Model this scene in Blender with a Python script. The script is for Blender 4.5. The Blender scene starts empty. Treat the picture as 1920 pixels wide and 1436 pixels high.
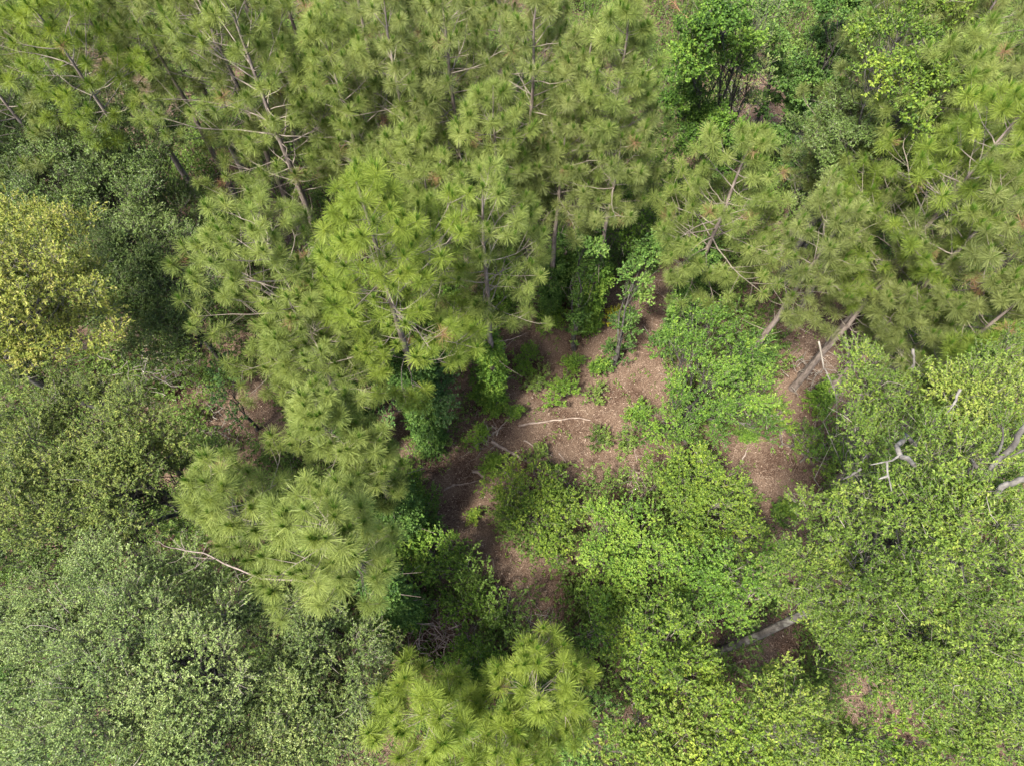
import bpy, math, random
import numpy as np
R = math.radians
S = bpy.context.scene
# ------------------------------------------------------------------ camera, sky, sun, exposure
H, TILT, F = 26.0, R(26.3), 1281.0
cam_d = bpy.data.cameras.new("camera"); cam = bpy.data.objects.new("camera", cam_d)
S.collection.objects.link(cam); S.camera = cam
cam.location = (0, 0, H); cam.rotation_euler = (TILT, 0, 0)
cam_d.sensor_width = 36; cam_d.lens = 36 * F / 1920; cam_d.clip_start = 0.1; cam_d.clip_end = 2000
SUN_EL, SUN_AZ = R(60), R(222)                       # azimuth measured from +Y towards +X
w = bpy.data.worlds.new("World"); S.world = w; w.use_nodes = True
nt = w.node_tree; bg = nt.nodes["Background"]
sky = nt.nodes.new("ShaderNodeTexSky"); sky.sky_type = 'NISHITA'; sky.sun_disc = False
sky.sun_elevation = SUN_EL; sky.sun_rotation = SUN_AZ; sky.air_density = 1.0; sky.dust_density = 3.0; sky.ozone_density = 1.0
nt.links.new(sky.outputs[0], bg.inputs[0]); bg.inputs[1].default_value = 0.125
sd = bpy.data.lights.new("sun", 'SUN'); sun = bpy.data.objects.new("sun", sd); S.collection.objects.link(sun)
sd.energy = 4.0; sd.angle = R(6.0); sd.color = (1.0, 0.94, 0.82)
sun.rotation_euler = (R(90) - SUN_EL, 0, -SUN_AZ + math.pi)
sun.location = (20, 20, 60)
from mathutils import Vector
_to = Vector((math.cos(SUN_EL) * math.sin(SUN_AZ), math.cos(SUN_EL) * math.cos(SUN_AZ), math.sin(SUN_EL)))
sun.rotation_euler = _to.to_track_quat('Z', 'Y').to_euler()
S.view_settings.view_transform = 'Standard'; S.view_settings.look = 'None'; S.view_settings.gamma = 1.0
S.view_settings.exposure = 2.1
S.cycles.max_bounces = 7; S.cycles.diffuse_bounces = 4; S.cycles.transmission_bounces = 5
S.cycles.glossy_bounces = 2; S.cycles.caustics_reflective = False; S.cycles.caustics_refractive = False

rng = np.random.default_rng(11)
CT, ST = math.cos(TILT), math.sin(TILT)
def P(px, py, z=0.0):
    """the real point at height z that the photograph shows at pixel (px, py)"""
    u, v = (px - 960) / F, (718 - py) / F
    d = np.array([u, v * CT + ST, v * ST - CT]); s = (z - H) / d[2]
    return np.array([0, 0, H]) + d * s
def mpp(px, py, z):
    v = (718 - py) / F
    return ((z - H) / (v * ST - CT)) / F
def to_px(p):
    q = p - np.array([0, 0, H]); dep = q[..., 1] * ST - q[..., 2] * CT
    return 960 + F * q[..., 0] / dep, 718 - F * (q[..., 1] * CT + q[..., 2] * ST) / dep
def nrm(a): return a / np.maximum(np.linalg.norm(a, axis=-1, keepdims=True), 1e-9)
def rdir(n): return nrm(rng.normal(size=(n, 3)))
U = lambda a, b, n=None: rng.uniform(a, b, n)

# ------------------------------------------------------------------ materials
def new_mat(name):
    m = bpy.data.materials.new(name); m.use_nodes = True; m.node_tree.nodes.clear(); return m, m.node_tree
def leaf_mat(name, cols, trans=0.35, rough=0.5, spec=0.35, tcol=1.25):
    m, t = new_mat(name); N = t.nodes; L = t.links
    at = N.new("ShaderNodeAttribute"); at.attribute_name = "tint"
    rp = N.new("ShaderNodeValToRGB"); e = rp.color_ramp.elements
    e[0].position = 0; e[0].color = (*cols[0], 1); e[1].position = 1; e[1].color = (*cols[-1], 1)
    for i, c in enumerate(cols[1:-1]):
        x = e.new((i + 1) / (len(cols) - 1)); x.color = (*c, 1)
    L.new(at.outputs["Fac"], rp.inputs[0])
    p = N.new("ShaderNodeBsdfPrincipled"); p.inputs["Roughness"].default_value = rough
    p.inputs["Specular IOR Level"].default_value = spec * .45
    L.new(rp.outputs[0], p.inputs["Base Color"])
    tr = N.new("ShaderNodeBsdfTranslucent")
    mx = N.new("ShaderNodeMix"); mx.data_type = 'RGBA'; mx.blend_type = 'MULTIPLY'; mx.inputs[0].default_value = 1
    L.new(rp.outputs[0], mx.inputs[6]); mx.inputs[7].default_value = (tcol * 1.05, tcol, tcol * 0.5, 1)
    L.new(mx.outputs[2], tr.inputs[0])
    ms = N.new("ShaderNodeMixShader"); ms.inputs[0].default_value = trans
    L.new(p.outputs[0], ms.inputs[1]); L.new(tr.outputs[0], ms.inputs[2])
    o = N.new("ShaderNodeOutputMaterial"); L.new(ms.outputs[0], o.inputs[0]); return m
def bark_mat(name, a, b, scale=9.0, lichen=None):
    m, t = new_mat(name); N = t.nodes; L = t.links
    tc = N.new("ShaderNodeTexCoord"); mp = N.new("ShaderNodeMapping"); mp.inputs["Scale"].default_value = (1, 1, 0.35)
    L.new(tc.outputs["Object"], mp.inputs[0])
    n1 = N.new("ShaderNodeTexNoise"); n1.inputs["Scale"].default_value = scale; n1.inputs["Detail"].default_value = 6
    L.new(mp.outputs[0], n1.inputs["Vector"])
    rp = N.new("ShaderNodeValToRGB"); e = rp.color_ramp.elements
    e[0].position = 0.35; e[0].color = (*a, 1); e[1].position = 0.68; e[1].color = (*b, 1)
    L.new(n1.outputs[0], rp.inputs[0]); col = rp.outputs[0]
    if lichen:
        n2 = N.new("ShaderNodeTexNoise"); n2.inputs["Scale"].default_value = 5; n2.inputs["Detail"].default_value = 4
        L.new(tc.outputs["Object"], n2.inputs["Vector"])
        r2 = N.new("ShaderNodeValToRGB"); r2.color_ramp.elements[0].position = 0.52; r2.color_ramp.elements[1].position = 0.6
        L.new(n2.outputs[0], r2.inputs[0])
        mx = N.new("ShaderNodeMix"); mx.data_type = 'RGBA'; L.new(r2.outputs[0], mx.inputs[0])
        L.new(col, mx.inputs[6]); mx.inputs[7].default_value = (*lichen, 1); col = mx.outputs[2]
    p = N.new("ShaderNodeBsdfPrincipled"); p.inputs["Roughness"].default_value = 0.9
    p.inputs["Specular IOR Level"].default_value = 0.15
    L.new(col, p.inputs["Base Color"])
    bp = N.new("ShaderNodeBump"); bp.inputs["Strength"].default_value = 0.8; bp.inputs["Distance"].default_value = 0.03
    L.new(n1.outputs[0], bp.inputs["Height"]); L.new(bp.outputs[0], p.inputs["Normal"])
    o = N.new("ShaderNodeOutputMaterial"); L.new(p.outputs[0], o.inputs[0]); return m
M = dict(
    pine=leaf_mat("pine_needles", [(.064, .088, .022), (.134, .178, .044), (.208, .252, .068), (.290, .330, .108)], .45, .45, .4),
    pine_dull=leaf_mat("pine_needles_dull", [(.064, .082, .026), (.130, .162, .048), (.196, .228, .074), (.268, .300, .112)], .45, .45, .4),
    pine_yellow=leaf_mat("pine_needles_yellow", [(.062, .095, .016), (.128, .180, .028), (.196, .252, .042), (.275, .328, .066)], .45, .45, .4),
    candle=leaf_mat("pine_candles", [(.030, .070, .010), (.068, .135, .014), (.105, .180, .020)], .2),
    oak_dark=leaf_mat("leaf_dark_oak", [(.032, .054, .014), (.058, .094, .022), (.090, .136, .034), (.140, .185, .055)], .25, .42, .5),
    oak_yellow=leaf_mat("leaf_yellow_oak", [(.055, .080, .016), (.110, .140, .026), (.175, .195, .036), (.270, .250, .075)], .35),
    oak_olive=leaf_mat("leaf_olive_oak", [(.040, .062, .015), (.075, .108, .024), (.120, .152, .034), (.180, .195, .050)], .3),
    oak_grey=leaf_mat("leaf_live_oak", [(.048, .078, .022), (.088, .132, .036), (.134, .182, .052), (.190, .232, .082)], .22, .42, .5),
    oak_green=leaf_mat("leaf_green_oak", [(.048, .076, .022), (.090, .130, .036), (.138, .178, .050), (.205, .235, .080)], .25, .42, .5),
    oak_light=leaf_mat("leaf_water_oak", [(.040, .072, .012), (.080, .130, .020), (.130, .182, .030), (.200, .232, .048)], .33),
    vine=leaf_mat("leaf_vine", [(.032, .070, .012), (.070, .138, .020), (.122, .205, .028), (.200, .275, .045)], .35),
    vine_dark=leaf_mat("leaf_vine_dark", [(.022, .048, .012), (.042, .088, .018), (.072, .135, .026), (.125, .190, .040)], .25),
    vine_blue=leaf_mat("leaf_vine_blue", [(.030, .066, .022), (.056, .115, .034), (.090, .165, .046), (.145, .215, .066)], .28),
    lime=leaf_mat("leaf_lime", [(.042, .080, .014), (.095, .155, .022), (.160, .228, .030), (.265, .320, .050)], .4),
    yellow=leaf_mat("leaf_yellow", [(.220, .220, .020), (.340, .330, .025), (.450, .420, .040)], .35),
    bush=leaf_mat("leaf_bush", [(.045, .090, .014), (.085, .160, .022), (.130, .220, .030), (.180, .270, .040)], .4),
    undergrowth=leaf_mat("leaf_undergrowth", [(.032, .056, .012), (.062, .104, .020), (.098, .152, .030), (.150, .200, .045)], .3),
    straw=leaf_mat("litter_straw", [(.060, .038, .028), (.100, .070, .052), (.165, .120, .092), (.275, .220, .175)], .05, .8, .1),
    red=leaf_mat("dead_needles", [(.110, .060, .034), (.170, .100, .056), (.230, .150, .090)], .1, .7, .1),
    bark_pine=bark_mat("bark_pine", (.085, .066, .056), (.200, .165, .145)),
    twig_pine=bark_mat("twig_pine", (.090, .076, .062), (.175, .150, .124), 6),
    bark_oak=bark_mat("bark_oak", (.028, .025, .023), (.070, .064, .058), 8, (.082, .080, .070)),
    twig=bark_mat("twig_grey", (.100, .088, .074), (.200, .180, .155), 6),
    dead=bark_mat("wood_bleached", (.050, .046, .042), (.150, .140, .126), 9),
    log=bark_mat("wood_fallen", (.120, .090, .075), (.240, .195, .165), 6),
)
def ground_mat():
    m, t = new_mat("pine_straw_soil"); N = t.nodes; L = t.links
    tc = N.new("ShaderNodeTexCoord")
    def noise(s, d, x=0):
        n = N.new("ShaderNodeTexNoise"); n.inputs["Scale"].default_value = s; n.inputs["Detail"].default_value = d
        n.inputs["Roughness"].default_value = .65
        mp = N.new("ShaderNodeMapping"); mp.inputs["Location"].default_value = (x, x, 0)
        L.new(tc.outputs["Object"], mp.inputs[0]); L.new(mp.outputs[0], n.inputs["Vector"]); return n
    def ramp(n, st):
        r = N.new("ShaderNodeValToRGB"); e = r.color_ramp.elements
        e[0].position, e[0].color = st[0][0], (*st[0][1], 1); e[1].position, e[1].color = st[-1][0], (*st[-1][1], 1)
        for p_, c in st[1:-1]: x = e.new(p_); x.color = (*c, 1)
        L.new(n.outputs[0], r.inputs[0]); return r
    fine = ramp(noise(26, 8), [(.34, (.036, .024, .018)), (.48, (.082, .057, .043)), (.58, (.130, .094, .071)), (.72, (.225, .175, .138))])
    big = ramp(noise(.7, 4, 30), [(.38, (.48, .41, .38)), (.5, (.88, .84, .80)), (.66, (1.12, 1.10, 1.06))])
    mx = N.new("ShaderNodeMix"); mx.data_type = 'RGBA'; mx.blend_type = 'MULTIPLY'; mx.inputs[0].default_value = 1
    L.new(fine.outputs[0], mx.inputs[6]); L.new(big.outputs[0], mx.inputs[7])
    p = N.new("ShaderNodeBsdfPrincipled"); p.inputs["Roughness"].default_value = .95; p.inputs["Specular IOR Level"].default_value = .1
    L.new(mx.outputs[2], p.inputs["Base Color"])
    b = N.new("ShaderNodeBump"); b.inputs["Strength"].default_value = 1; b.inputs["Distance"].default_value = .05
    L.new(noise(18, 8, 5).outputs[0], b.inputs["Height"]); L.new(b.outputs[0], p.inputs["Normal"])
    o = N.new("ShaderNodeOutputMaterial"); L.new(p.outputs[0], o.inputs[0]); return m
M["ground"] = ground_mat()

# ------------------------------------------------------------------ mesh helpers
class Geo:
    """collects polygons of k corners (k = 3 or 4) and writes ONE mesh object"""
    def __init__(s): s.v, s.f, s.t, s.n = [], [], [], 0
    def add(s, V, Fc, tint=None):
        V = V.reshape(-1, 3)
        s.v.append(V.astype(np.float32)); s.f.append(Fc + s.n); s.n += len(V)
        s.t.append(np.full(len(Fc), .5, np.float32) if tint is None else tint.astype(np.float32))
    def soup(s, V, tint=None):                        # V: (N, k, 3)
        n, k = V.shape[:2]; s.add(V, np.arange(n * k).reshape(n, k), tint)
    def build(s, name, mat, parent=None, origin=(0, 0, 0), smooth=False):
        me = bpy.data.meshes.new(name)
        if s.v:
            V = np.concatenate(s.v) - np.asarray(origin, np.float32)
            loops = np.concatenate([f.ravel() for f in s.f]).astype(np.int32)
            tot = np.concatenate([np.full(len(f), f.shape[1]) for f in s.f])
            st = np.concatenate([[0], np.cumsum(tot)[:-1]]).astype(np.int32)
            me.vertices.add(len(V)); me.vertices.foreach_set("co", V.ravel().astype(np.float32))
            me.loops.add(len(loops)); me.loops.foreach_set("vertex_index", loops)
            me.polygons.add(len(tot)); me.polygons.foreach_set("loop_start", st)
            if smooth: me.polygons.foreach_set("use_smooth", np.ones(len(tot), bool))
            else: me.polygons.foreach_set("use_smooth", np.zeros(len(tot), bool))
            a = me.attributes.new("tint", 'FLOAT', 'FACE'); a.data.foreach_set("value", np.clip(np.concatenate(s.t), 0, 1))
            me.update(calc_edges=True)
        me.materials.append(M[mat])
        o = bpy.data.objects.new(name, me); S.collection.objects.link(o)
        if parent: o.parent = parent
        else: o.location = origin
        return o
def tag(o, label=None, cat=None, group=None, kind=None):
    for k, v in (("label", label), ("category", cat), ("group", group), ("kind", kind)):
        if v: o[k] = v
    return o
def empty(name, loc, label, cat, group=None):
    o = bpy.data.objects.new(name, None); S.collection.objects.link(o); o.location = loc
    o.empty_display_size = .3
    return tag(o, label, cat, group)
def tubes(g, Pt, Rd, sides=5):
    """Pt (N,K,3) polylines, Rd (N,K) radii -> tapering tubes"""
    N, K = Pt.shape[:2]
    T = np.zeros_like(Pt); T[:, 1:-1] = Pt[:, 2:] - Pt[:, :-2]; T[:, 0] = Pt[:, 1] - Pt[:, 0]; T[:, -1] = Pt[:, -1] - Pt[:, -2]
    T = nrm(T); ov = np.abs(nrm(Pt[:, -1] - Pt[:, 0]))[:, 2:3]
    ref = np.where(ov > .7, np.array([[1., .1, 0]]), np.array([[.05, .1, 1.]]))[:, None, :]
    A = nrm(np.cross(T, ref)); B = np.cross(T, A)
    an = np.arange(sides) * 2 * math.pi / sides
    V = Pt[:, :, None] + Rd[:, :, None, None] * (np.cos(an)[:, None] * A[:, :, None] + np.sin(an)[:, None] * B[:, :, None])
    i = np.arange(K - 1)[:, None] * sides; j = np.arange(sides)[None]; j2 = (j + 1) % sides
    q = np.stack([i + j, i + j2, i + sides + j2, i + sides + j], -1).reshape(-1, 4)
    Fc = (np.arange(N)[:, None, None] * K * sides + q[None]).reshape(-1, 4)
    g.add(V, Fc, np.repeat(U(0, 1, N), len(q)))
def curve(a, b, K=5, sag=0.0, wob=0.05, up=0.0):
    """batch of gently bent polylines from a to b"""
    t = np.linspace(0, 1, K)[None, :, None]; ln = np.linalg.norm(b - a, axis=-1)[:, None, None]
    Pt = a[:, None] * (1 - t) + b[:, None] * t
    Pt = Pt + rng.normal(size=(len(a), 1, 3)) * ln * wob * np.sin(math.pi * t) + rng.normal(size=(len(a), K, 3)) * ln * wob * .3 * np.sin(math.pi * t)
    Pt[..., 2] += (ln * (up * t * (1 - t) * 4))[..., 0]
    Pt[..., 2] -= (ln * sag * 4 * t * (1 - t))[..., 0]
    return Pt
def leaves(g, C, A, Nn, L, W, tint):
    """leaf blades: base C, direction A, normal Nn"""
    A = nrm(A); s = nrm(np.cross(A, Nn)); n = np.cross(s, A); L = L[:, None]; W = W[:, None]
    V = np.stack([C, C + A * L * .42 + s * W * .5 + n * W * .18, C + A * L - n * L * .12, C + A * L * .42 - s * W * .5 + n * W * .18], 1)
    g.soup(V, tint)
def shoots(g, gt, C, D, ln, per, L, W, tint, twig_r=.004):
    """leafy shoots at C pointing along D, `per` leaves on each"""
    n = len(C); D = nrm(D)
    if gt is not None: tubes(gt, np.stack([C - D * ln[:, None] * .5, C + D * ln[:, None]], 1), np.tile([[twig_r, twig_r * .5]], (n, 1)), 3)
    f = np.tile(np.linspace(0.05, 1, per), n); i = np.repeat(np.arange(n), per)
    pos = C[i] + D[i] * (ln[i] * f)[:, None]
    a = nrm(D[i] * .7 + rdir(n * per) * .95); nn = nrm(rdir(n * per) * .75 + np.array([0, 0, 1.]) + D[i] * .3)
    k = U(.65, 1.25, n * per)
    leaves(g, pos, a, nn, L * k, W * k * U(.8, 1.15, n * per), tint[i] + rng.normal(0, .17, n * per))

# ------------------------------------------------------------------ pines
def pine(px, py, h, rad, label, mat="pine", cb=.42, n_t=1.0, tilt=(0, 0), nl=.27, base=None, bright=0.0, group="pine trees in the stand", sparse=0.0, tr=.15, vine=None):
    top = P(px, py, h)
    b = np.array([top[0] - tilt[0], top[1] - tilt[1], 0.0]) if base is None else P(*base, 0)
    rad = rad * 1.03; nl = nl * 1.05; cb = min(cb + .07, .72)
    root = empty("pine_tree", b, label, "pine tree", group)
    gt, gb, gn, gc = Geo(), Geo(), Geo(), Geo()
    K = 14; t = np.linspace(0, 1, K)[:, None]
    tp = b * (1 - t) + top * t; tp[1:-1, :2] += np.cumsum(rng.normal(0, .02, (K - 2, 2)), 0)
    tz = np.linspace(0, 1, K)
    tubes(gt, tp[None], (tr * (1 - .86 * tz) * (1 + .25 * np.exp(-tz * 18)))[None], 9)
    at = lambda z: np.array([np.interp(z, tp[:, 2], tp[:, k]) for k in range(3)])
    z0 = h * cb; z = z0; asym = U(0, 6.28); tc, td, tt = [], [], []
    ph = U(0, 6.28)
    brs, brr, subs, subr = [], [], [], []
    while z < h - .25:
        f = (z - z0) / (h - z0); nb = rng.integers(4, 6) if f < .85 else 4
        ph += 1.3
        for k in range(nb):
            if U(0, 1) < .10 + sparse: continue
            az = ph + k * 6.283 / nb + rng.normal(0, .28)
            ln = rad * (min(1, .55 + f * 1.6) * (1 - f) ** .62 * 1.12 + .12) * U(.68, 1.22) * (1 + .22 * math.cos(az - asym))
            ln = max(ln, .35); a = at(z + U(-.12, .12))
            e0 = .10 + .55 * f + rng.normal(0, .08); bend = U(.25, .55)
            s = np.linspace(0, 1, 7); el = e0 + bend * s ** 1.5
            hd = np.array([math.cos(az), math.sin(az)]); side = np.array([-hd[1], hd[0]]); cv = rng.normal(0, .30)
            st = np.zeros((7, 3)); st[:, 2] = np.sin(el) * ln / 6
            st[:, :2] = (np.cos(el) * ln / 6)[:, None] * (hd + side * (cv * s[:, None] * 2))
            st[:, :2] += rng.normal(0, .02, (7, 2)) * ln
            pth = a + np.concatenate([np.zeros((1, 3)), np.cumsum(st[:-1], 0)])
            brs.append(pth); r0 = .007 + .0070 * ln; brr.append(r0 * (1 - .75 * s))
            tc.append(pth[-1]); td.append(nrm(st[-1]) + [0, 0, .45]); tt.append(f)
            ns = int(round((1.3 + ln * 1.7) * n_t))
            for q in range(ns):
                s0 = U(.32, .97); i0 = s0 * 6; i1 = min(int(i0), 5); p0 = pth[i1] + (pth[i1 + 1] - pth[i1]) * (i0 - i1)
                sg = 1 if q % 2 else -1; sl = ln * U(.22, .46) * (1.25 - s0 * .6)
                dd = nrm(nrm(st[min(i1, 6)]) * U(.5, 1) + np.array([*side, 0]) * sg * U(.5, 1.1) + np.array([0, 0, U(.0, .75)]))
                e = p0 + dd * sl
                m1 = p0 + dd * sl * .5 - np.array([0, 0, .04 * sl]); subs.append([p0, m1, e]); subr.append([.009, .007, .005])
                tc.append(e); td.append(dd + [0, 0, .5 + U(-.2, .5)]); tt.append(f)
        z += U(.46, .68)
    tc.append(top); td.append(np.array([0, 0, 1.])); tt.append(1.)
    # dead lower branches
    for k in range(rng.integers(7, 13)):
        zz = U(h * .22, z0 + .8); az = U(0, 6.28); a = at(zz); ln = U(.5, 1.7)
        e = a + np.array([math.cos(az), math.sin(az), U(-.15, .35)]) * ln
        tubes(gt, np.array([[a, (a + e) / 2 + rdir(1)[0] * .06 * ln, e]]), np.array([[.014, .010, .004]]), 4)
    tubes(gb, np.array(brs), np.array(brr), 5); tubes(gb, np.array(subs), np.array(subr), 4)
    tc = np.array(tc); td = nrm(np.array(td)); tt = np.array(tt); n = len(tc)
    per = 185; i = np.repeat(np.arange(n), per); D = td[i]
    ax = rdir(n * per); ax = nrm(ax - D * np.sum(ax * D, 1, keepdims=True))
    th = R(10) + R(98) * U(0, 1, n * per) ** .8
    dr = D * np.cos(th)[:, None] + ax * np.sin(th)[:, None]
    size = U(.72, 1.28, n)[i]; L = nl * size * U(.72, 1.08, n * per)
    shl = .15 * size; c = tc[i] + D * (shl * (U(-1, .25, n * per)))[:, None]
    tip = c + dr * L[:, None]; tip[:, 2] -= .10 * L * np.sin(th)
    sd_ = nrm(np.cross(dr, rdir(n * per))) * .0027
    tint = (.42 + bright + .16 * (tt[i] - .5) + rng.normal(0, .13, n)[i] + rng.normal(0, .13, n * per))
    dead = (U(0, 1, n) < .014)[i]; gd = Geo(); Q = np.stack([c - sd_ * .8, c + sd_ * .8, tip + sd_, tip - sd_], 1)
    gd.soup(Q[dead][::2], tint[dead][::2]); c, sd_, tip, tint = c[~dead], sd_[~dead], tip[~dead], tint[~dead]
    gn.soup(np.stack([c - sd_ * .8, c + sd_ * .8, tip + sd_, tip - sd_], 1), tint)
    # upright new growth on the shoots that reach the light
    sel = np.where((tt > .15) & (U(0, 1, n) < .6))[0]; m = len(sel)
    if m:
        pc = 60; i = np.repeat(np.arange(m), pc); D = nrm(td[sel] * .35 + [0, 0, 1.])[i]
        ax = rdir(m * pc); th = R(4) + R(22) * U(0, 1, m * pc); ax = nrm(ax - D * np.sum(ax * D, 1, keepdims=True))
        dr = D * np.cos(th)[:, None] + ax * np.sin(th)[:, None]
        c = tc[sel][i] + D * U(-.03, .12, m * pc)[:, None]; L = U(.13, .24, m * pc)
        sd_ = nrm(np.cross(dr, rdir(m * pc))) * .007
        gc.soup(np.stack([c - sd_, c + sd_, c + dr * L[:, None]], 1), .45 + rng.normal(0, .2, m * pc))
    o = b
    gt.build("trunk", "bark_pine", root, o, True); gb.build("branchwork", "twig_pine", root, o, True)
    cr = gn.build("crown", mat, root, o)
    if m: gc.build("new_growth", "candle", cr, o)
    if gd.n: gd.build("dead_needles", "red", cr, o)
    if vine:
        z1, vr = vine; nv = int(z1 * 190 * vr / .35); z = U(0, 1, nv) ** .9 * z1; lump = vr * (.55 + .6 * np.abs(np.sin(z * 2.1 + px)) * np.abs(np.cos(z * .9)))
        c = np.stack([np.interp(z, tp[:, 2], tp[:, k]) for k in range(3)], 1); a = U(0, 6.28, nv); d = np.stack([np.cos(a), np.sin(a), U(-.6, .5, nv)], 1)
        c[:, :2] += d[:, :2] * (lump * U(.4, 1.1, nv))[:, None]; gv = Geo()
        shoots(gv, None, c, d + rdir(nv) * .5, U(.12, .28, nv), 8, .078, .062, .48 + .16 * np.sin(z * 3 + px) + rng.normal(0, .10, nv))
        gv.build("vine", "vine" if int(px) % 2 else "vine_dark", root, o)
    return root

# ------------------------------------------------------------------ broadleaf trees, vine-hung trees and shrubs, grown to clusters seen in the photo
def leafy(kind, label, cat, cl, mat, group=None, leaf=(.075, .036), dens=1.0, base=None, bark="bark_oak", tr=.12, twigs=.10, bright=0.0, flat=.78, shoot=.22, part="crown", fork=.45, ragged=.35, path=None):
    """cl: clusters (px, py, radius in px, height of the cluster's centre)"""
    cl = [(c[0], c[1], c[2], c[3] * (1 + .07 * math.sin(c[0] * 1.7 + c[1]))) for c in cl]
    cs = np.array([P(c[0], c[1], c[3]) for c in cl]); rs = np.array([c[2] * mpp(*c[:2], c[3]) for c in cl])
    b = cs.mean(0).copy() if base is None else P(*base, 0); b[2] = 0
    root = empty(kind, b, label, cat, group)
    gt, gl, gw = Geo(), Geo(), Geo()
    hm = max(float(np.mean(cs[:, 2])), .3)
    fk = b + np.array([0, 0, hm * fork]) + (cs.mean(0) * [1, 1, 0] - b * [1, 1, 0]) * .25
    # trunk, boughs to every cluster
    tk = curve(np.array([b]), np.array([fk]), 6, wob=.03)
    if path:
        pp = np.array([[*b[:2], 0]] + [P(*q) for q in path]); tq = np.linspace(0, len(pp) - 1, 12)
        tk = np.stack([np.interp(tq, np.arange(len(pp)), pp[:, k]) for k in range(3)], 1)[None]; fk = pp[-1]
    tubes(gt, tk, (tr * (1.15 - .35 * np.linspace(0, 1, tk.shape[1])))[None], 12)
    nb = len(cs); st = np.repeat(fk[None], nb, 0) - np.array([0, 0, 1.]) * U(0, .12, nb)[:, None] * hm
    low = cs - np.array([0, 0, 1.]) * (rs * .25)[:, None]
    low[:, 2] = np.maximum(low[:, 2], .1)
    bo = curve(st, low, 7, wob=.06, up=.07); k = np.linspace(0, 1, 7)
    tubes(gt, bo, (tr * .42) * (1 - .75 * k)[None] * np.minimum(1, .5 + rs / rs.max() * .5)[:, None], 6)
    CC, DD, TT = [], [], []
    for c, r in zip(cs, rs):
        ctint = rng.normal(0, .09)
        # clumps over the dome and within
        nc = max(5, int(9 * r * r / .36)); d = rdir(nc); d[:, 2] = np.where(U(0, 1, nc) < .85, np.abs(d[:, 2]), d[:, 2])
        q = U(.35, 1.0, nc) ** .5 * (1 + ragged * rng.normal(0, .5, nc))
        cc = c + d * np.array([r, r, r * flat]) * q[:, None]; cc[:, 2] = np.maximum(cc[:, 2], .12)
        cr = U(.22, .46, nc) * min(1, .45 + r * .4)
        j = rng.integers(2, 6, nc)
        tubes(gt, curve(bo[rng.integers(0, nb, nc) * 0 + np.argmin(np.linalg.norm(cs - c, axis=1)), j], cc, 4, wob=.08), np.tile([[.016, .012, .009, .005]], (nc, 1)) * min(1.3, .6 + r * .3), 4)
        ns = np.maximum(3, (cr * cr * 225 * dens * rng.choice([.25, .7, 1, 1.25], nc, p=[.15, .25, .35, .25])).astype(int)); i = np.repeat(np.arange(nc), ns); m = len(i)
        dd = rdir(m); dd[:, 2] = np.where(U(0, 1, m) < .8, np.abs(dd[:, 2]), dd[:, 2])
        out = nrm((cc - c) + [0, 0, .3 * r])
        pos = cc[i] + dd * np.array([1, 1, .7]) * (cr[i] * U(.3, 1.05, m))[:, None]
        pos[:, 2] = np.maximum(pos[:, 2], .04)
        CC.append(pos); DD.append(dd * .8 + out[i] * .5 + [0, 0, .25]); TT.append(ctint + rng.normal(0, .13, nc)[i] + rng.normal(0, .08, m))
    C = np.concatenate(CC); D = np.concatenate(DD); T = .45 + bright + np.concatenate(TT); n = len(C)
    per = 9
    shoots(gl, gw, C, D, U(.6, 1.3, n) * shoot, per, leaf[0] * 1.08, leaf[1] * 1.22, T)
    # bare pale twigs poking through
    nt_ = int(n * twigs * .035)
    if nt_ > 2:
        i = rng.integers(0, n, nt_); a = C[i] - nrm(D[i]) * .3; e = C[i] + nrm(D[i] + rdir(nt_) * .9) * U(.15, .6, nt_)[:, None]
        tubes(gw, curve(a, e, 4, wob=.12), np.tile([[.011, .009, .007, .003]], (nt_, 1)), 4)
    gt.build("trunk", bark, root, b, True)
    cr_ = gl.build(part, mat, root, b); gw.build("twigwork", "twig", root, b, True)
    return root

# ------------------------------------------------------------------ the ground
def hgt(x, y): return .10 * np.sin(x * .31 + 1) * np.cos(y * .27) + .05 * np.sin(x * .9 + y * .7)
def ground():
    a = np.concatenate([-np.geomspace(400, 34, 12), np.linspace(-32, 32, 130), np.geomspace(34, 400, 12)])
    X, Y = np.meshgrid(a, a + 12, indexing='ij'); Z = hgt(X, Y) + rng.normal(0, .012, X.shape) - .02
    n = len(a); V = np.stack([X, Y, Z], -1).reshape(-1, 3)
    i, j = np.meshgrid(np.arange(n - 1), np.arange(n - 1), indexing='ij'); k = i * n + j
    g = Geo(); g.add(V, np.stack([k, k + n, k + n + 1, k + 1], -1).reshape(-1, 4)); o = g.build("ground", "ground", smooth=True)
    tag(o, kind="structure")
ground()
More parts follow.
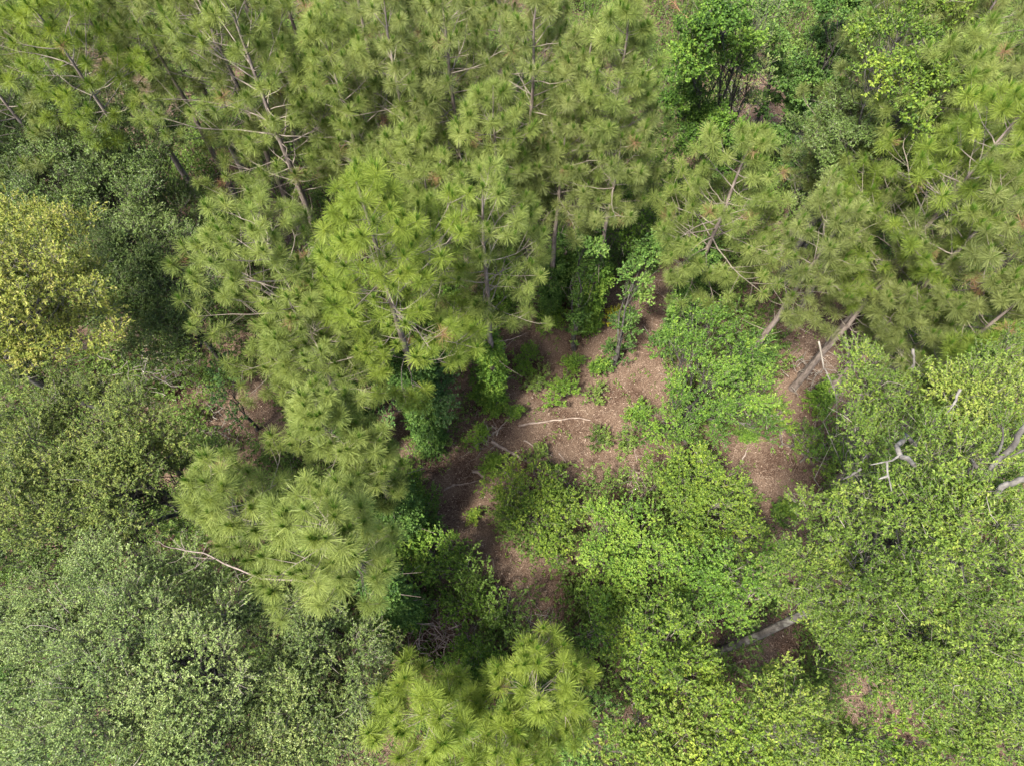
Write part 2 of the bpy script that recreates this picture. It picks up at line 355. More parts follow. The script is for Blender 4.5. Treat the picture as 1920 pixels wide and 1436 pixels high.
# places where the photograph shows bare pine straw (pixel circles on the ground)
BARE = [(1050,620,120),(1100,800,130),(1000,700,95),(1230,560,60),(870,905,75),(885,1000,55),(960,850,80),(975,1080,50),(1015,1150,32),(1012,1225,32),(1450,880,85),
        (1545,730,95),(1440,1210,55),(1600,1325,38),(490,790,62),(545,440,48),(240,200,70),(1420,230,60),(700,800,70),(1060,440,50),
        (1180,690,80),(1500,940,40),(830,1190,40),(370,910,28),(640,470,50),(1540,620,60),(850,700,60)]
def bare_mask(p, grow=1.0):
    x, y = to_px(p); m = np.zeros(len(p), bool)
    for a, b, r in BARE: m |= (x - a) ** 2 + (y - b) ** 2 < (r * grow * (1 + .22 * np.sin(np.arctan2(y - b, x - a) * 3 + a))) ** 2
    return m
def litter():
    n = 420000; p = np.stack([U(-26, 26, n), U(-2, 40, n), np.zeros(n)], 1)
    keep = bare_mask(p, 1.35) | (U(0, 1, n) < .18); p = p[keep]; n = len(p)
    p[:, 2] = hgt(p[:, 0], p[:, 1]) + U(0, .03, n); a = U(0, 6.28, n); L = U(.07, .17, n)
    d = np.stack([np.cos(a), np.sin(a), rng.normal(0, .15, n)], 1); s = np.stack([-np.sin(a), np.cos(a), np.zeros(n)], 1) * .0075
    g = Geo(); g.soup(np.stack([p - s, p + s, p + d * L[:, None]], 1), .45 + rng.normal(0, .22, n))
    m = 60000; q = np.stack([U(-26, 26, m), U(-2, 40, m), np.zeros(m)], 1); q[:, 2] = hgt(q[:, 0], q[:, 1]) + U(.005, .04, m)
    ll = U(.05, .10, m); leaves(g, q, np.concatenate([rng.normal(size=(m, 2)), rng.normal(0, .2, (m, 1))], 1), nrm(rdir(m) * .4 + [0, 0, 1]), ll, ll * .5, .65 + rng.normal(0, .2, m))
    m = 4200; q = np.stack([U(-22, 24, m), U(0, 30, m), np.zeros(m)], 1); q = q[bare_mask(q, 1.2)]; m = len(q)
    q[:, 2] = hgt(q[:, 0], q[:, 1]) + .02; a = U(0, 6.28, m); L = U(.1, .6, m); e = q + np.stack([np.cos(a) * L, np.sin(a) * L, U(0, .08, m)], 1)
    tubes(g, curve(q, e, 4, wob=.1), np.linspace(.009, .004, 4)[None] * U(.5, 1.4, m)[:, None], 4)
    tag(g.build("leaf_litter", "straw"), "rusty brown pine straw and fallen leaves covering the clearing floor", "leaf litter", kind="stuff")
litter()
def undergrowth():
    g, gw = Geo(), Geo()
    n = 17000; p = np.stack([U(-36, 36, n), U(-3, 46, n), np.zeros(n)], 1)
    p = p[np.abs(p[:, 0]) < 20 + .33 * p[:, 1]]; n = len(p)
    dn = np.sin(p[:, 0] * .7 + 2) * np.cos(p[:, 1] * .6) + .5 * np.sin(p[:, 0] * 1.9 + p[:, 1] * 1.3)
    p = p[~bare_mask(p, 1.12) & (dn + U(-.9, .9, n) > -1.1)]
    n = len(p); hh = U(.2, 2.6, n) * U(.4, 1, n) * (1 + .5 * np.sin(p[:, 0] * .9 + p[:, 1] * .5))
    for q in range(3):
        m = n; r = .5 * (1 - q * .2); ns = 8; i = np.repeat(np.arange(m), ns)
        d = rdir(m * ns); d[:, 2] = np.abs(d[:, 2])
        c = p[i] + d * np.array([r, r, .35]) + np.stack([np.zeros(m * ns), np.zeros(m * ns), hh[i] * (1 - q * .3)], 1)
        c[:, 2] = np.maximum(c[:, 2], .05)
        shoots(g, None, c, d + [0, 0, .6], U(.15, .3, m * ns), 6, .105, .056, .45 + rng.normal(0, .14, m)[i])
    a = p; e = p + np.stack([rng.normal(0, .3, n), rng.normal(0, .3, n), hh + .2], 1)
    tubes(gw, curve(a, e, 4), np.tile([[.012, .01, .008, .004]], (n, 1)), 4)
    o = g.build("undergrowth", "undergrowth"); tag(o, "dense dark green undergrowth between and beneath the trees", "undergrowth", kind="stuff")
    s = gw.build("stem", "twig", o, smooth=True); s["kind"] = "stuff"
    # thin seedlings and grass scattered over the clearing
    g2 = Geo(); m = 4200; q = np.stack([U(-14, 20, m), U(2, 26, m), np.zeros(m)], 1)
    ok = bare_mask(q, 1.1) & (np.sin(q[:, 0] * 1.4) + np.sin(q[:, 1] * 1.7 + q[:, 0]) + U(-.8, .8, m) > .5); q = q[ok]; m = len(q)
    q[:, 2] = .05; i = np.repeat(np.arange(m), 3); d = rdir(m * 3) * .7 + [0, 0, .7]
    shoots(g2, None, q[i] + rng.normal(0, .06, (m * 3, 3)) * [1, 1, .2], d, U(.06, .15, m * 3), 6, .06, .028, .5 + rng.normal(0, .15, m)[i])
    tag(g2.build("ground_cover", "bush"), "sparse low green seedlings scattered over the brown clearing floor", "ground cover", kind="stuff")
undergrowth()

# ------------------------------------------------------------------ the pines, each where it stands
PI = pine
PI(405,-30,14.2,2.7,"tallest pale green pine, its bent grey trunk leaning towards the red straw gap","pine",.36,1.0,tr=.17,sparse=.05,vine=(3,.5))
PI(50,0,14,2.0,"yellow-green pine in the uppermost corner beside the black gap","pine_yellow",.6,.9)
PI(215,-60,13,1.7,"dull thin pine with bare grey limbs between the corner pine and the tallest pine","pine_dull",.68,.7,sparse=.2)
PI(600,20,13.5,1.8,"mid green pine directly beside the tallest pine, crown touching the frame","pine",.45)
PI(720,0,14,1.9,"greyish green pine with long bare forked branches near the top edge","pine_dull",.4,1.,sparse=.1)
PI(825,-30,14,2.1,"pine whose straight double trunk shows above the low candle-tipped pine","pine_dull",.5,.9,sparse=.1)
PI(925,160,12.5,1.75,"compact pine crowned with a cluster of dark green upright candles","pine",.45,1.2,vine=(5,.5))
PI(1010,-20,14,2.2,"pale pine with fanned white bare branches at the top edge","pine_dull",.42,.9,sparse=.15)
PI(1110,70,13,2.2,"broad dusty green pine between the fanned-branch pine and the vine wall","pine_dull",.4,1.05,vine=(5,.5))
PI(1180,0,14.5,1.65,"tall pale trunked pine standing against the leafy vine curtain","pine",.5,.95,vine=(6,.6))
PI(1060,250,10.62,1.9,"shorter dusty pine in the middle of the upper stand","pine_dull",.62,1.,vine=(4,.5))
PI(1165,260,11,1.5,"thin pine with broken grey limbs next to the vine wall gap","pine_dull",.64,.8,sparse=.15,vine=(5,.55))
PI(752,245,11.5,1.5,"small bright rounded pine top above brown dead branches","pine",.55,1.1,bright=.06,vine=(5,.5))
PI(905,355,13,1.9,"slim pine whose dark straight trunk drops to the edge of the clearing","pine",.48,.95,tr=.15,vine=(5.6,.42))
PI(795,320,11,1.9,"soft green pine between the slim clearing pine and the lime pine","pine",.35,1.,vine=(5,.6))
PI(668,340,15.2,2.15,"lime green pine with yellow candle tips, tallest beside the clearing","pine_yellow",.42,1.25,bright=.05,tr=.17,vine=(7.5,.6))
PI(470,395,13,2.3,"wide pale pine spreading over the dark thicket","pine",.36,1.05,vine=(6,.5))
PI(540,560,11.5,1.7,"fluffy pine crown low beside the lime green pine","pine",.48,1.,vine=(6,.6))
PI(572,762,12,1.2,"small dense pine standing over the dark red straw patch","pine",.62,1.1,bright=.04,vine=(6,.6))
PI(668,812,10.5,.9,"half-hidden small pine next to the small dense pine","pine",.5,1.0,vine=(6,.7))
PI(385,905,12.5,1.2,"pine with a long bare brown side branch over the grey oak","pine",.6,.9,bright=.03,vine=(7,.5))
PI(572,955,14.5,1.25,"pale green pine with bold fan-shaped tufts above the bare brown branch","pine",.60,1.15,nl=.28,bright=.06,tr=.16,vine=(8,.45))
PI(1010,1310,10.5,1.25,"golden green pine at the bottom edge below the straw path","pine_yellow",.6,1.0,bright=.06,nl=.285,vine=(6,.7))
PI(790,1340,10.5,1.35,"olive thin pine at the bottom edge beside the grey oak","pine_yellow",.55,.9,nl=.285,bright=.0,vine=(6,.7))
PI(930,1440,10,1.1,"low golden pine cut by the bottom edge","pine_yellow",.6,.9)
PI(1412,262,11.8,2.15,"pine bristling with tall green candles beside the dark hollow","pine",.42,1.35,tr=.16,vine=(7,.55))
PI(1590,385,11.2,1.7,"airy pine with a dark slanting trunk over the shaded straw hollow","pine_dull",.5,.95,tr=.16,sparse=.08,vine=(3.4,.6))
PI(1905,365,12.8,2.3,"big pine with a slanting dark trunk beyond the yellow-green water oak","pine_dull",.48,1.,tr=.18,vine=(2.2,.4))
PI(1935,190,14.5,2.3,"orange-limbed pine at the upper side edge","pine_yellow",.4,.95,bright=-.08)
PI(1860,60,14,1.7,"green pine with a dark leader above the lime leafed tree","pine",.42,.95)
PI(1910,640,11.5,1.35,"small bright pine poking above the yellow-green water oak","pine_yellow",.62,.9)
PI(1720,450,10,1.4,"low dark pine under the big slanting pine","pine_dull",.45,.8)
PI(1950,520,12,1.4,"olive pine by the side edge above the dark gap","pine_dull",.4,.9)
PI(330,-110,14,2.3,"outermost pine behind the tallest pine, cut by the top edge","pine_dull",.4,.9)

for k, (x, y, hh) in enumerate([(60,-150,13),(180,-240,14),(470,-190,14),(640,-160,14),(780,-200,14),(930,-150,13),(1780,-80,14),(1900,-60,14),(2040,60,14),(2060,330,14),(-110,60,13),(-120,-120,14),(1960,-200,14),(700,-300,14),(350,-290,14)]):
    PI(x,y,hh,2.2,"one of the similar pines just beyond the frame whose lower boughs close the forest edge","pine_dull",.3,.8,group="pines beyond the frame edge")

# ------------------------------------------------------------------ oaks and other broadleaf trees
LF = leafy
OG = "broadleaf trees around the pines"
LF("oak_tree","dark green small-leaved oak below the corner pines","oak tree",[(50,260,100,8.5),(160,245,90,8.5),(265,280,80,8),(110,350,95,8),(230,370,90,7.5),(15,350,80,8)],"oak_dark",OG,(.065,.030),1.3,tr=.14,bright=.05)
LF("oak_tree","deep green oak in shade between the yellow-green oak and the wide pale pine","oak tree",[(270,465,90,7),(335,555,80,6.5),(245,560,80,6.5),(385,625,55,5.5),(300,640,60,5.5),(195,470,60,7),(330,410,60,6.5)],"oak_dark",OG,(.062,.030),1.3,tr=.12,bright=.12)
LF("oak_tree","yellow-green oak with golden leaf tips at the side edge","oak tree",[(40,445,75,10.5),(125,430,60,10),(60,535,100,11),(155,540,70,10.5),(60,625,80,10),(165,625,65,9.5),(15,580,70,10.5)],"oak_yellow",OG,(.085,.036),.9,tr=.2,base=(230,775),bright=.06,path=[(130,740,2),(70,712,5),(10,672,7.5)])
LF("oak_tree","olive oak with spreading crown beneath the yellow-green oak","oak tree",[(60,775,90,9),(180,780,75,9),(255,835,90,9),(95,880,105,9.2),(335,835,55,8),(205,920,95,9),(50,960,80,8.5),(370,890,40,7.5)],"oak_olive",OG,(.062,.030),1.3,tr=.22,twigs=.25)
LF("oak_tree","small dark oak wedged between the olive oak and the grey live oak","oak tree",[(185,985,70,7.5),(275,950,60,7),(25,1060,60,7.5),(110,1010,60,7.5)],"oak_dark",OG,(.07,.032),.9,tr=.15)
LF("live_oak_tree","huge grey-green live oak filling the lower corner","live oak",[(230,1055,85,8.0),(135,1120,100,8.0),(330,1110,95,8.1),(240,1190,115,8.7),(110,1245,110,8.2),(355,1265,125,8.8),(205,1330,125,8.8),(90,1400,105,8.1),(335,1400,120,8.5),(435,1160,75,7.4),(460,1360,95,8.1),(25,1180,60,7.2)],"oak_grey",OG,(.052,.025),1.45,tr=.26,base=(560,1290),twigs=.35,shoot=.2)
LF("live_oak_tree","greener live oak beside the huge grey-green one","live oak",[(520,1210,90,7.3),(620,1240,100,7.4),(555,1330,110,7.8),(685,1290,75,6.8),(640,1400,100,7.3),(520,1430,80,7.3),(700,1190,45,6.1)],"oak_green",OG,(.054,.026),1.4,tr=.26,base=(700,1330),twigs=.4,shoot=.2)
LF("magnolia_tree","dark glossy-leaved small tree in the extreme lower corner","tree",[(15,1290,50,7),(25,1370,60,7),(60,1440,50,6.5)],"vine_dark",OG,(.10,.048),.8,tr=.1)
LF("water_oak_tree","large yellow-green water oak crossed by pale bare limbs","water oak",[(1640,725,80,12),(1730,790,95,13),(1640,850,85,12.5),(1850,760,95,13),(1800,875,95,13.4),(1905,880,90,13.4),(1600,925,60,11.5),(1700,950,105,13),(1835,985,105,13.4),(1915,1070,90,13),(1760,1070,100,12.6),(1640,1035,90,11.8),(1545,990,65,10.5),(1880,690,60,12.4),(1560,1075,55,9.8),(1600,1085,50,10.5),(1535,1135,42,8.5)],"oak_light",OG,(.062,.028),1.35,tr=.13,flat=.5,base=(1330,1226),path=[(1420,1192,2.2),(1482,1162,3.8),(1560,1125,5.4),(1640,1085,7)],twigs=.4,bright=-.05)
LF("water_oak_tree","broad green oak below the pale-limbed water oak","oak tree",[(1510,1080,80,9.5),(1540,1215,42,8),(1560,1160,50,9),(1600,1150,90,10.5),(1700,1175,100,11),(1820,1180,105,11.5),(1660,1250,60,10),(1760,1290,85,10.6),(1880,1300,90,11),(1810,1390,80,10.5),(1900,1420,70,10)],"oak_light",OG,(.062,.029),1.35,tr=.15,base=(1690,1235),twigs=.3,flat=.6,fork=.75,bright=-.09)
LF("oak_tree","pale leafed bright young oak at the lower side corner","oak tree",[(1700,1390,60,8.5),(1780,1440,70,8.5),(1640,1430,60,8)],"lime",OG,(.09,.042),.75,tr=.12,bright=-.1)
LF("sweetgum_tree","lime leafed tree catching full sun at the top edge","tree",[(1670,70,70,12.4),(1740,140,75,12),(1645,140,45,11.5),(1760,30,65,12.4),(1700,215,50,11)],"lime",OG,(.085,.05),.8,tr=.13,fork=.8,bright=-.12,ragged=.6)
LF("oak_tree","deep green tree on the shaded side of the lime leafed tree","tree",[(1600,225,65,9.5),(1565,300,60,8),(1650,280,70,9.5),(1550,375,50,5),(1720,330,60,9),(1640,365,50,7.5),(1520,300,42,6),(1610,395,42,6.5),(1680,390,45,7.5),(1500,240,30,5)],"oak_dark",OG,(.07,.036),1.3,tr=.13,fork=.75,bright=.0)
LF("oak_tree","mid green tree under the big slanting pine","tree",[(1820,470,60,6.5),(1850,560,50,5.5),(1760,560,50,5)],"undergrowth",OG,(.075,.036),.8,tr=.12)
LF("oak_tree","yellowing dogwood-like small tree beneath the side edge pines","tree",[(1620,650,35,4.5),(1650,590,35,4),(1720,640,40,4.5)],"lime",OG,(.08,.045),.7,tr=.08,bright=-.15)
LF("oak_tree","grey-green twiggy tree between vine curtain and red straw gap","tree",[(1405,130,42,8),(1410,70,42,8.5),(1430,20,45,9),(1395,190,30,6)],"oak_green",OG,(.06,.03),.7,tr=.1,twigs=.6)

# ------------------------------------------------------------------ vine-hung trees
VG = "trees smothered in vines"
LF("vine_covered_tree","tall curtain of bright green vines on a hidden trunk near the top edge","vine-covered tree",[(1350,20,50,10.5),(1315,65,46,10),(1380,45,30,9.5),(1298,120,48,9),(1280,185,44,7.6),(1290,250,42,6.2),(1345,240,42,6),(1345,300,36,4.5),(1370,100,50,9)],"vine",VG,(.085,.062),1.4,tr=.14,part="foliage",bright=-.2,ragged=.6,base=(1325,345))
LF("vine_covered_tree","dark vine-wrapped leaning trunk beside the red straw gap","vine-covered tree",[(1575,20,47,8),(1550,90,47,6.6),(1520,160,45,5),(1495,215,37,3.4),(1470,255,27,1.8)],"vine_dark",VG,(.09,.07),1.7,tr=.13,part="foliage",base=(1455,275),bright=.0,ragged=.5)
LF("vine_covered_tree","narrow dark vine column beside the tall bright vine curtain","vine-covered tree",[(1450,40,34,7.4),(1445,95,34,6.4),(1438,150,32,5),(1428,200,30,3.4)],"vine_dark",VG,(.085,.065),1.4,tr=.09,part="foliage",base=(1415,260),bright=.02,ragged=.5)
LF("vine_covered_tree","slim ivy-wrapped trunk rising from the back of the clearing","vine-covered tree",[(1078,630,18,.8),(1084,590,21,2.2),(1090,550,23,3.6),(1096,505,26,5),(1104,455,28,6.4)],"vine_dark",VG,(.075,.055),2.2,tr=.11,part="foliage",base=(1076,655),bright=.12,ragged=.1,flat=1.3,twigs=.03)
LF("vine_covered_tree","ivy-wrapped trunk next to the bright straw strip","vine-covered tree",[(1155,660,26,.8),(1168,615,26,2.2),(1185,570,26,3.6),(1200,520,28,5),(1215,470,30,6.4)],"vine_dark",VG,(.075,.055),2.2,tr=.11,part="foliage",base=(1148,690),bright=.15,ragged=.1,flat=1.3,twigs=.03)
LF("vine_covered_tree","vine-clad lower trunk of the slim pine at the clearing edge","vine-covered tree",[(916,755,28,.6),(912,715,31,1.8),(908,670,33,3),(906,625,31,4.2)],"vine",VG,(.075,.055),2.0,tr=.05,part="foliage",base=(930,765),bright=-.08,ragged=.2)
LF("vine_covered_tree","wide vine-smothered tree in the middle between clearing and shaded hollow","vine-covered tree",[(1262,640,38,5.4),(1300,590,30,6),(1345,610,42,6),(1395,655,42,5.8),(1325,690,48,5.4),(1260,725,36,4.4),(1405,740,50,4.8),(1335,770,55,4.6),(1245,790,40,3),(1290,830,35,2.6),(1420,800,30,3),(1215,820,30,2)],"vine",VG,(.062,.046),1.1,tr=.15,part="foliage",bright=-.12,twigs=.4,ragged=.75)
LF("vine_covered_tree","blue-green vine mound under the lime green pine","vine-covered tree",[(755,700,55,5),(820,680,45,4.5),(800,760,50,4),(720,770,40,3.5),(660,700,40,4.5)],"vine_blue",VG,(.07,.052),1.4,tr=.1,part="foliage",bright=.05)
LF("vine_covered_tree","narrow blue-green vine streamer beside the dark red straw patch","vine-covered tree",[(430,745,28,3),(440,790,24,2),(425,705,28,4)],"vine_blue",VG,(.07,.052),.75,tr=.07,part="foliage",bright=-.05)
LF("vine_covered_tree","bright green vine mound next to the fan-tufted pine","vine-covered tree",[(750,1000,50,2.4),(715,1065,55,2.6),(775,1090,48,2.2),(700,1140,50,2.6),(760,1150,40,2)],"vine",VG,(.075,.055),.95,tr=.12,part="foliage",bright=.12)
LF("vine_covered_tree","dark green vine patch between lime pine and slim pine","vine-covered tree",[(830,520,50,4.5),(860,590,45,3.5),(800,600,40,4)],"vine",VG,(.08,.058),.8,tr=.08,part="foliage",bright=-.1)

# ------------------------------------------------------------------ thickets and shrubs
SG = "leafy thickets around the straw path"
def SH(label, cl, mat="vine", leaf=(.07,.046), dens=1.0, **k):
    LF("thicket_shrub", label, "shrub", cl, mat, SG, leaf, dens, tr=.035, bark="twig", part="foliage", fork=.25, **k)
SH("big lime green thicket below the vine-smothered tree",[(1300,895,65,2.8),(1245,870,40,2.2),(1350,940,45,2.6),(1310,975,70,3.2),(1390,1020,50,2.8),(1410,985,28,1.6)],"lime",bright=-.08)
SH("bright thicket bordering the lower rim of the clearing",[(955,900,40,1.6),(1015,930,50,1.8),(985,975,50,1.8),(1050,960,45,1.6),(1040,1010,40,1.6)],"lime",bright=-.05)
SH("rounded green thicket in the middle of the shrub belt",[(1140,1000,60,3),(1200,1000,55,3.2),(1150,1065,60,3.4),(1215,1060,50,3.4)],"vine",bright=.15)
SH("dark green thicket on the shady side of the straw path",[(1140,1120,45,3),(1130,1185,45,3),(1095,1240,28,2.4),(1150,1150,50,3)],"vine",bright=.02)
SH("sunlit thicket overhanging the dark slot near the bottom edge",[(1250,1200,70,5),(1280,1260,60,5),(1200,1260,50,4.5),(1180,1200,45,4)],"lime",bright=-.02)
SH("green thicket joining the oak to the shrub belt",[(1310,1090,60,4),(1380,1080,55,4.5),(1440,1090,40,4.5),(1260,1130,45,3.8),(1360,1140,40,3.5),(1450,1030,35,4)],"vine",bright=-.04)
SH("loose pale green brush lying across the lower straw path",[(865,1130,42,1.2),(905,1125,38,1.3),(885,1185,40,1.2)],"bush",dens=.7,twigs=.6)
SH("small bush on the bank below the bright vine mound",[(850,1025,35,2),(840,1070,35,2),(800,1030,30,2)],"vine",bright=.05)
SH("low green bush beside the brown brush pile",[(890,1240,45,1.6),(930,1270,40,1.8),(850,1290,40,2)],"vine")
SH("dark thicket in shadow above the golden pine",[(1080,1300,40,2),(1110,1380,60,3),(1060,1420,40,2.5)],"vine_dark",bright=.1)
SH("pale broad-leaved thicket at the bottom edge",[(1200,1350,60,5),(1260,1400,70,5.5),(1170,1430,50,4.5),(1310,1330,50,5)],"oak_light",(.085,.05),bright=.1)
SH("yellow-tinged thicket at the bottom edge",[(1380,1370,60,6),(1400,1430,60,6),(1340,1430,40,5.5)],"lime",bright=.02)
SH("dense green thicket below the oak at the bottom edge",[(1470,1310,60,5.5),(1500,1390,70,6),(1580,1410,60,6),(1430,1270,35,4.5)],"oak_light",(.072,.04),bright=.02)
SH("olive bush on the rim of the shaded hollow",[(1470,790,30,1.6),(1500,830,35,1.6),(1540,860,35,1.6),(1450,760,25,1.6)],"lime",dens=.8,bright=-.15)
SH("leafy bush between the hollow and the pale-limbed oak",[(1550,790,30,3),(1575,830,35,3)],"vine",dens=.8)
SH("twiggy dark bush below the olive oak",[(300,960,35,3),(400,860,35,2.5),(340,1000,30,3)],"undergrowth",dens=.8,twigs=.5)
SH("shaded green bush at the foot of the small dense pine",[(640,940,40,2),(700,920,40,2),(750,900,40,1.6),(780,960,40,1.6)],"vine",bright=-.08)
SH("bush on the bank where the straw path narrows",[(730,950,35,2.5),(800,985,30,1)],"vine_dark",bright=.1)
SH("green bush behind the back of the clearing",[(1010,520,30,1.2),(980,560,30,1.2),(1040,500,25,1.2)],"undergrowth",bright=.1)
SH("shaded shrub belt at the head of the clearing",[(1180,420,60,4),(1230,350,55,4),(1150,370,50,3.5),(1220,450,40,3)],"vine",dens=.85,bright=.0)
SH("green undergrown mound beneath the upper pines",[(960,380,45,3.5),(1010,330,50,4),(1020,400,40,3)],"undergrowth",bright=.1)
SH("vine mound beneath the small rounded pine top",[(720,330,45,4),(690,290,40,4),(600,620,40,4.5)],"undergrowth",bright=.08)
SH("dark shrub in the hollow above the airy pine",[(1510,330,40,2),(1480,290,35,2),(1540,420,40,3)],"vine_dark")
SH("mixed brush on the slope beyond the hollow",[(1850,640,40,3),(1790,650,40,3),(1880,600,35,3)],"undergrowth",twigs=.5)
CG = "small bushes on the clearing floor"
def CB(px, py, r, label, mat="bush", h=.45, dens=1.5, **k):
    LF("bush", label, "bush", [(px, py, r, h), (px - r * .5, py + r * .4, r * .7, h * .8), (px + r * .6, py - r * .3, r * .65, h * .9)], mat, CG, (.085, .042), dens, tr=.012, bark="twig", part="foliage", fork=.2, twigs=.05, **k)
CB(1050,738,24,"brightest green bush in the centre of the clearing floor",h=.6,bright=.15)
CB(982,675,24,"rounded deep green bush by the ivy-wrapped pine trunk",h=.55)
CB(1038,598,20,"green bush between back thicket and the slim ivy-wrapped trunk",h=.5,bright=.1)
CB(1075,685,11,"tiny bush at the foot of the slim ivy-wrapped trunk",h=.3)
CB(1120,690,13,"small pale bush between the two ivy-wrapped trunks","vine",h=.3)
CB(1155,592,15,"yellow-leaved bush beside the ivy-wrapped trunk","yellow",h=.5,dens=.8)
CB(1000,715,24,"thin olive bush just below the rounded deep green bush","undergrowth",h=.35,dens=.7,bright=.2)
CB(1115,740,15,"faint sprig of green on open straw beside the brightest bush","undergrowth",h=.2,dens=.6,bright=.2)
CB(1125,820,14,"thin sprig in the shadowed half of the clearing","undergrowth",h=.2,dens=.6)
CB(1172,828,16,"small bush at the clearing's shadowed rim below the smothered tree","undergrowth",h=.3,dens=.7,bright=.1)
CB(965,780,16,"weedy bush where the long pale branch starts","vine",h=.35,dens=.8)
CB(888,968,5,"tiny yellowish sprig on the straw path","lime",h=.2,dens=.7)
CB(925,872,16,"bright bush beside the short logs on the path","bush",h=.5,bright=.1)
CB(1005,855,20,"leafy runner along the fallen log","undergrowth",h=.25,dens=.7,bright=.25)
CB(1040,880,16,"second clump of runners nearer the shadowed rim along the fallen log","undergrowth",h=.25,dens=.7,bright=.2)
CB(895,818,14,"bright sprig at the foot of the lime pine branch tips","bush",h=.35,bright=.15)
CB(1195,770,22,"green bush on the clearing rim under the smothered tree","vine",h=.7)
CB(1400,815,9,"tiny plant at the top of the sunny straw patch","bush",h=.3)
CB(1470,960,16,"small bush at the lower end of the sunny straw patch","vine",h=.4)

# ------------------------------------------------------------------ fallen wood and bare limbs
WG = "fallen wood on the clearing floor"
def wood(kind, label, pts, r, mat="log", cat="branch", group=WG, side=None, z=None, taper=.6, twigs=0, parent=None):
    """pts: (px, py[, z]) along the piece"""
    p = np.array([P(q[0], q[1], q[2] if len(q) > 2 else .06) for q in pts]); 
    if len(pts[0]) < 3: p[:, 2] = hgt(p[:, 0], p[:, 1]) + r * .8
    t = np.linspace(0, len(p) - 1, 4 * (len(p) - 1) + 1); Q = np.stack([np.interp(t, np.arange(len(p)), p[:, k]) for k in range(3)], 1)
    Q[1:-1] += rng.normal(0, r * .35, (len(Q) - 2, 3)); g = Geo(); o = Q[0].copy()
    tubes(g, Q[None], (r * (1 - taper * np.linspace(0, 1, len(Q))) * U(.85, 1.15, len(Q)))[None], 8)
    for sp in (side or []):
        s = np.array([P(q[0], q[1], q[2] if len(q) > 2 else .1) for q in sp]); tubes(g, curve(s[:1], s[-1:], 5, wob=.04) if len(s) == 2 else s[None], np.linspace(r * .55, r * .2, 5 if len(s) == 2 else len(s))[None], 6)
    if twigs:
        i = rng.integers(len(Q) // 3, len(Q), twigs); L = np.linalg.norm(Q[-1] - Q[0])
        e = Q[i] + nrm(nrm(Q[-1] - Q[0]) + rdir(twigs) * .9) * (U(.12, .35, twigs) * L)[:, None]
        tubes(g, curve(Q[i], e, 4, wob=.1), np.tile(np.linspace(r * .35, r * .1, 4)[None], (twigs, 1)), 4)
    ob = g.build(kind, mat, None, o, True); tag(ob, label, cat, group); return ob
wood("fallen_branch","long pale bent branch lying across the centre of the clearing",[(972,797),(1010,790),(1050,784),(1080,780),(1108,785)],.045)
wood("fallen_log","dark weathered log running down the lower rim of the clearing",[(922,826),(955,845),(1000,872),(1040,895),(1080,912)],.075,twigs=2)
wood("fallen_branch","short pale stick leaning by the foot of the vine-clad trunk",[(922,814),(940,798),(962,772)],.035)
wood("fallen_branch","thin stick parallel above the weathered log",[(982,824),(1010,838),(1036,853)],.035)
wood("fallen_branch","short light stick on the shadowed half of the clearing floor",[(1048,848),(1062,866)],.03)
wood("fallen_log","short broken grey log chunk at the start of the straw path",[(886,882),(908,892)],.07,taper=.2)
wood("fallen_log","pale broken log end poking from the bright thicket",[(940,880),(960,893)],.07,taper=.3)
wood("fallen_branch","crooked brown branch on the straw path below the lime pine",[(832,918),(850,908),(880,904),(900,896)],.04,twigs=2)
wood("fallen_branch","thin twig on the straw behind the rounded bush",[(938,715),(965,700)],.025)
wood("fallen_branch","dark stick in front of the back thicket",[(1010,555),(1030,562),(1048,572)],.03)
wood("fallen_branch","pale stake standing up in the sunny straw patch",[(1390,866,.1),(1403,838,.6)],.03)
wood("fallen_branch","grey leaning stick across the rim of the shaded hollow",[(1420,740,1.2),(1470,790,.8),(1530,860,.4)],.04,twigs=3)
wood("fallen_branch","pale stick crossing the thicket's dark opening",[(1185,950,.8),(1205,925,1)],.03)
wood("dead_branch","forked bare branch hanging over the shaded hollow",[(1535,640,6),(1545,690,5.5),(1560,720,5.2),(1568,745,5)],.035,"twig",twigs=12,group=None)
wood("dead_branch","long bare brown branch reaching out beneath the fan-tufted pine",[(600,1090,9.5),(490,1084,9.8),(430,1060,10),(380,1035,10.2),(318,1026,10.4)],.026,"bark_pine",group=None,twigs=9)
wood("dead_branch","rust-red dead pine spray at the top edge by the vine curtain",[(1295,40,9),(1275,22,9.3),(1262,5,9.6)],.03,"red",group=None,twigs=26)
wood("dead_branch","sharp forked white dead limb above the water oak crown",[(1740,870,12.2),(1700,815,13.7),(1682,836,14.9),(1688,852,14.9),(1715,872,15.2)],.045,"dead",group="bleached limbs over the water oak",taper=.1,side=[[(1688,852,14.9),(1672,863,14.9),(1632,871,14.9)],[(1663,866,14.9),(1664,885,14.9),(1672,920,14.9)],[(1664,892,14.9),(1648,898,14.9)]])
wood("dead_branch","thick grey forked limb rising through the water oak crown",[(1930,790,15.3),(1895,842,15.0),(1862,872,14.8),(1842,892,14.6),(1822,862,14.8)],.055,"bark_oak",group="bleached limbs over the water oak",taper=.35,side=[[(1930,838,15.2),(1895,855,14.9)],[(1868,850,14.9),(1880,800,15.5)]],twigs=5)
wood("dead_branch","thick pale broken limb at the side edge of the water oak",[(1935,888,15.4),(1895,905,15.1),(1868,922,14.8),(1845,935,14.5)],.055,"dead",group="bleached limbs over the water oak",taper=.2,twigs=2)
wood("dead_branch","small white double twig on the inner flank of the water oak",[(1615,878,12.8),(1595,892,12.7),(1585,896,12.6)],.03,"dead",group="bleached limbs over the water oak",twigs=4)
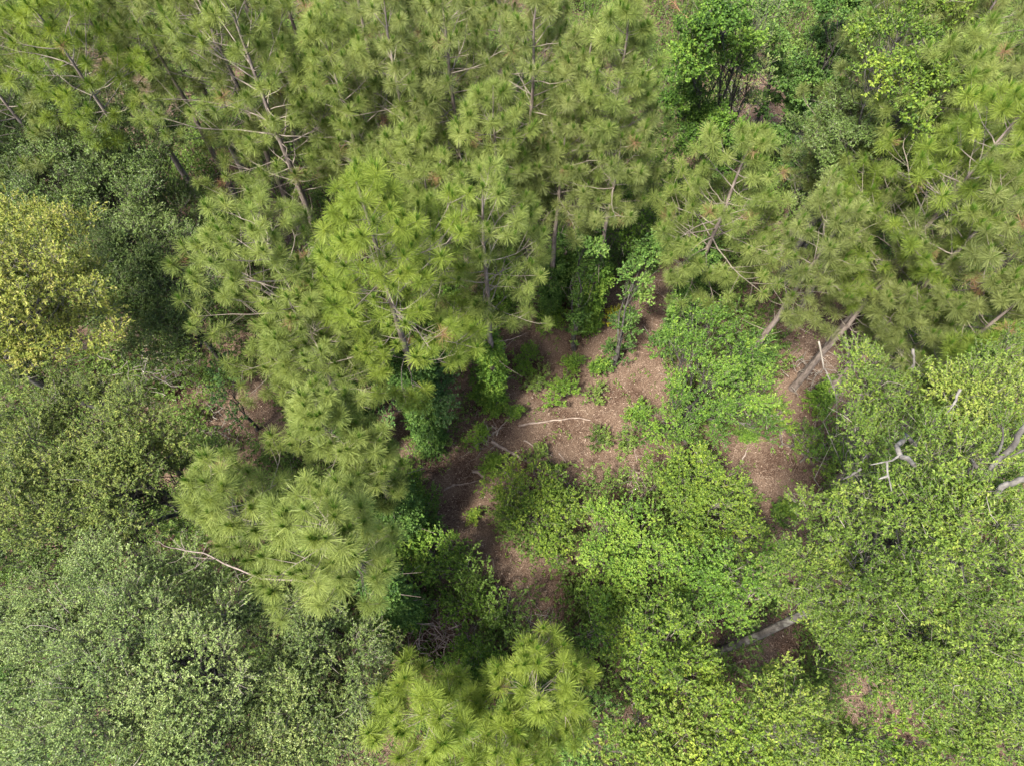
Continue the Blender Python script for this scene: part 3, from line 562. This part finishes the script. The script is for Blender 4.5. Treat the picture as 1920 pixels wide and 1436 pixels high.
wood("dead_branch","upright grey crooked twig by the top of the water oak",[(1712,655,12.6),(1714,680,12.4),(1712,705,12.2)],.035,"dead",group="bleached limbs over the water oak",twigs=4)
wood("dead_branch","pale thin snag between small bright pine and water oak",[(1800,730,13.8),(1790,755,13.7),(1773,775,13.6)],.03,"dead",group="bleached limbs over the water oak",twigs=5)
wood("dead_branch","furrowed grey limb end showing in the middle of the lower oak crown",[(1735,998,12.8),(1760,985,13),(1778,972,13.1)],.08,"bark_oak",group="bleached limbs over the water oak",taper=.2)
wood("dead_branch","stubby upright grey snag in the lower oak crown",[(1690,1078,12.4),(1693,1050,12.8)],.06,"bark_oak",group="bleached limbs over the water oak",taper=.4)
def brush(px, py, r, label, n=70, mat="log", z=.5, name="brush_pile"):
    c = P(px, py, z); rr = r * mpp(px, py, z); g = Geo(); a = c + rng.normal(size=(n, 3)) * [rr * .5, rr * .5, z * .4]; a[:, 2] = np.maximum(a[:, 2], .05)
    e = a + nrm(rng.normal(size=(n, 3)) * [1, 1, .35]) * U(.25, 1., n)[:, None] * rr; e[:, 2] = np.maximum(e[:, 2], .05)
    tubes(g, curve(a, e, 5, wob=.1), np.linspace(.016, .004, 5)[None] * U(.5, 1.5, n)[:, None], 4)
    o = g.build(name, mat, None, (c[0], c[1], 0), True); tag(o, label, "brush pile", "heaps of bare brush")
brush(825,1190,55,"heap of brown dead brush beside the lower path",110,z=.9)
brush(905,820,30,"grey tangle of twigs at the foot of the vine-clad trunk",45,"twig",.4)
brush(300,700,60,"bare grey brush in the dark gap between the oaks",90,"twig",1.6)
brush(1000,1200,45,"pale fine brush across the lower end of the straw path",80,"twig",.4)
brush(560,430,50,"reddish bare brush in the straw gap under the tallest pine",80,"log",.8)
brush(1400,190,50,"tangled bare branches over the red straw gap",60,"twig",2)
brush(240,200,50,"bare branches in the black gap below the corner pines",60,"twig",2)
brush(1520,700,40,"fine curled twigs hanging over the shaded hollow",50,"twig",1)
brush(830,260,45,"brown dead boughs around the double pine trunk",70,"twig",2.5)
brush(400,800,45,"fine bare stems on the dark red straw patch",50,"twig",.6)
brush(1200,900,35,"brown stems at the shadowed lower rim of the clearing",50,"log",.6)
